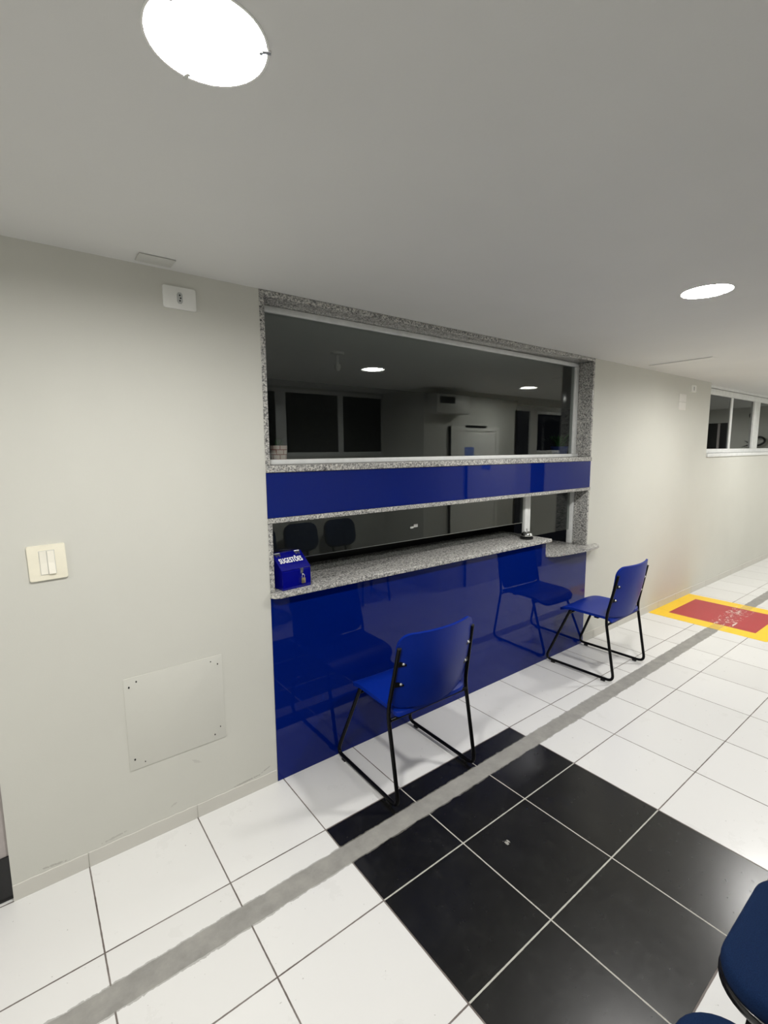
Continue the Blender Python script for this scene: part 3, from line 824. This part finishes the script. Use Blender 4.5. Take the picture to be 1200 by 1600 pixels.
bm = bmesh.new(); bm_tube(bm, [(.0068 * math.cos(a_), 0, .027 + .012 * (1 if 0 < a_ < PI else 0) + .0075 * math.sin(a_)) if 0 < a_ < PI else (.0068 * (1 if a_ <= 0 else -1), 0, .027) for a_ in [-.1] + [PI * k / 10 for k in range(1, 10)] + [PI + .1]], .0019, 8); obj('shackle', bm, 'chrome', pl, True)
bm = bmesh.new(); bm_box(bm, (W + .0022, .030, .086), (W + .006, .056, .098)); bm_box(bm, (W + .0022, .040, .072), (W + .0055, .050, .086)); obj('paper_tag', bm, 'tag', t)

# ------------------------------------------------------------------ call bell
t = thing('call_bell', 'small chrome call bell on the right end of the long counter', 'bell', (3.112, .088, CT + .0006))
bm = bmesh.new(); bm_lathe(bm, [(0, 0), (.040, 0), (.042, .004), (.041, .011), (.034, .015), (0, .015)]); obj('base', bm, 'black', t, True, 40)
bm = bmesh.new(); bm_lathe(bm, [(.0365, .019), (.037, .022)] + [(.036 * math.cos(a_), .022 + .026 * math.sin(a_)) for a_ in [PI / 2 * k / 10 for k in range(1, 10)]] + [(0, .048)]); obj('dome', bm, 'chrome', t, True, 60)
bm = bmesh.new(); bm_lathe(bm, [(.003, .046), (.003, .056), (.006, .057), (.0065, .060), (.005, .063), (0, .064)], seg=16); obj('button', bm, 'chrome', t, True, 40)
t.scale = (1.22, 1.22, 1.3)

# ------------------------------------------------------------------ potted plants behind the glass
def pot_plant(name, label, loc, r0, r1, h, mat, nleaf, ll, spread):
    t = thing(name, label, 'plant', loc)
    bm = bmesh.new(); bm_lathe(bm, [(0, 0), (r0, 0), (r1, h), (r1 * .92, h), (r1 * .9, h - .012)], seg=32); obj('pot', bm, mat, t, True, 40)
    bm = bmesh.new(); bm_lathe(bm, [(r1 * .91, h - .014), (r1 * .5, h - .008), (0, h - .006)], seg=20); obj('soil', bm, 'soil', t)
    bm = bmesh.new()
    for k in range(nleaf):
        a_ = random.uniform(0, 2 * PI); le = ll * random.uniform(.55, 1.1); sp = spread * random.uniform(.2, 1.0)
        base = Vector((r1 * .5 * math.cos(a_) * random.random(), r1 * .5 * math.sin(a_) * random.random(), h - .010))
        dr = Vector((math.cos(a_), math.sin(a_), 0)); sd = Vector((-math.sin(a_), math.cos(a_), 0))
        prev = None; N = 6
        for i in range(N + 1):
            s = i / N
            p_ = base + dr * (sp * s ** 1.5) + Vector((0, 0, le * (s - .25 * s * s * (sp / spread))))
            w_ = .007 * math.sin(PI * min(.97, .12 + s * .86)) * (ll / .12)
            cur = [bm.verts.new(p_ - sd * w_), bm.verts.new(p_ + Vector((0, 0, -w_ * .35))), bm.verts.new(p_ + sd * w_)]
            if prev:
                bm.faces.new((prev[0], prev[1], cur[1], cur[0])); bm.faces.new((prev[1], prev[2], cur[2], cur[1]))
            prev = cur
    obj('foliage', bm, 'leaf', t, True)
    return t
pot_plant('potted_plant', 'plant in a brick-patterned pot behind the left end of the upper glass', (1.035, .20, 1.6865), .040, .046, .100, 'brickpot', 26, .055, .05)
pot_plant('potted_plant', 'plant in a dark blue pot behind the right end of the upper glass', (3.755, .235, 1.6865), .058, .078, .092, 'potblue', 60, .13, .12)

# ------------------------------------------------------------------ things seen only as reflections
t = thing('air_conditioner', 'white wall air conditioner mirrored in the middle of the upper glass', 'air conditioner', (4.25, BY, 2.2))
bm = bmesh.new(); bm_box(bm, (-.29, -.003, 0), (.29, .19, .235), .02); obj('casing', bm, 'acwhite', t, True, 40)
bm = bmesh.new(); bm_box(bm, (-.24, .188, .12), (.02, .1915, .20)); obj('grille', bm, 'hole', t)
t = thing('ceiling_fan', 'white ceiling mounted fan stem inside the dark booth behind the upper glass', 'fan', (1.95, 1.04, H))
bm = bmesh.new(); bm_lathe(bm, [(0, -.001), (.055, -.001), (.05, -.018), (.014, -.022), (0, -.022)], seg=24); obj('canopy', bm, 'acwhite', t, True)
bm = bmesh.new(); bm_tube(bm, [(0, 0, -.02), (0, 0, -.10)], .011, 10); obj('rod', bm, 'acwhite', t, True)
bm = bmesh.new(); bm_lathe(bm, [(0, -.09), (.022, -.092), (.025, -.12), (.012, -.14), (0, -.142)], seg=20); obj('head', bm, 'acwhite', t, True)

# ------------------------------------------------------------------ world, camera, colour
w = bpy.data.worlds.new('World'); S.world = w; w.use_nodes = True
w.node_tree.nodes['Background'].inputs[0].default_value = (.010, .011, .014, 1)
w.node_tree.nodes['Background'].inputs[1].default_value = .3

yaw, pitch, roll = 0.6519, -0.1285, -0.008
cy, sy, cp, sp = math.cos(yaw), math.sin(yaw), math.cos(pitch), math.sin(pitch)
F = Vector((sy * cp, cy * cp, sp)); R = Vector((cy, -sy, 0)); U = R.cross(F)
c, s = math.cos(roll), math.sin(roll)
R, U = c * R + s * U, -s * R + c * U
cam = bpy.data.cameras.new('camera'); co = bpy.data.objects.new('camera', cam); C.objects.link(co)
m = Matrix((R, U, -F)).transposed().to_4x4(); m.translation = Vector((-.101, -2.228, 1.757))
co.matrix_world = m
cam.sensor_fit = 'VERTICAL'; cam.sensor_height = 36; cam.sensor_width = 27
cam.lens = 746.11 / 1600 * 36; cam.clip_start = .02; cam.clip_end = 100
S.camera = co
vs = S.view_settings
vs.view_transform = 'Standard'; vs.look = 'None'; vs.gamma = 1; vs.use_curve_mapping = False
vs.exposure = 0.0
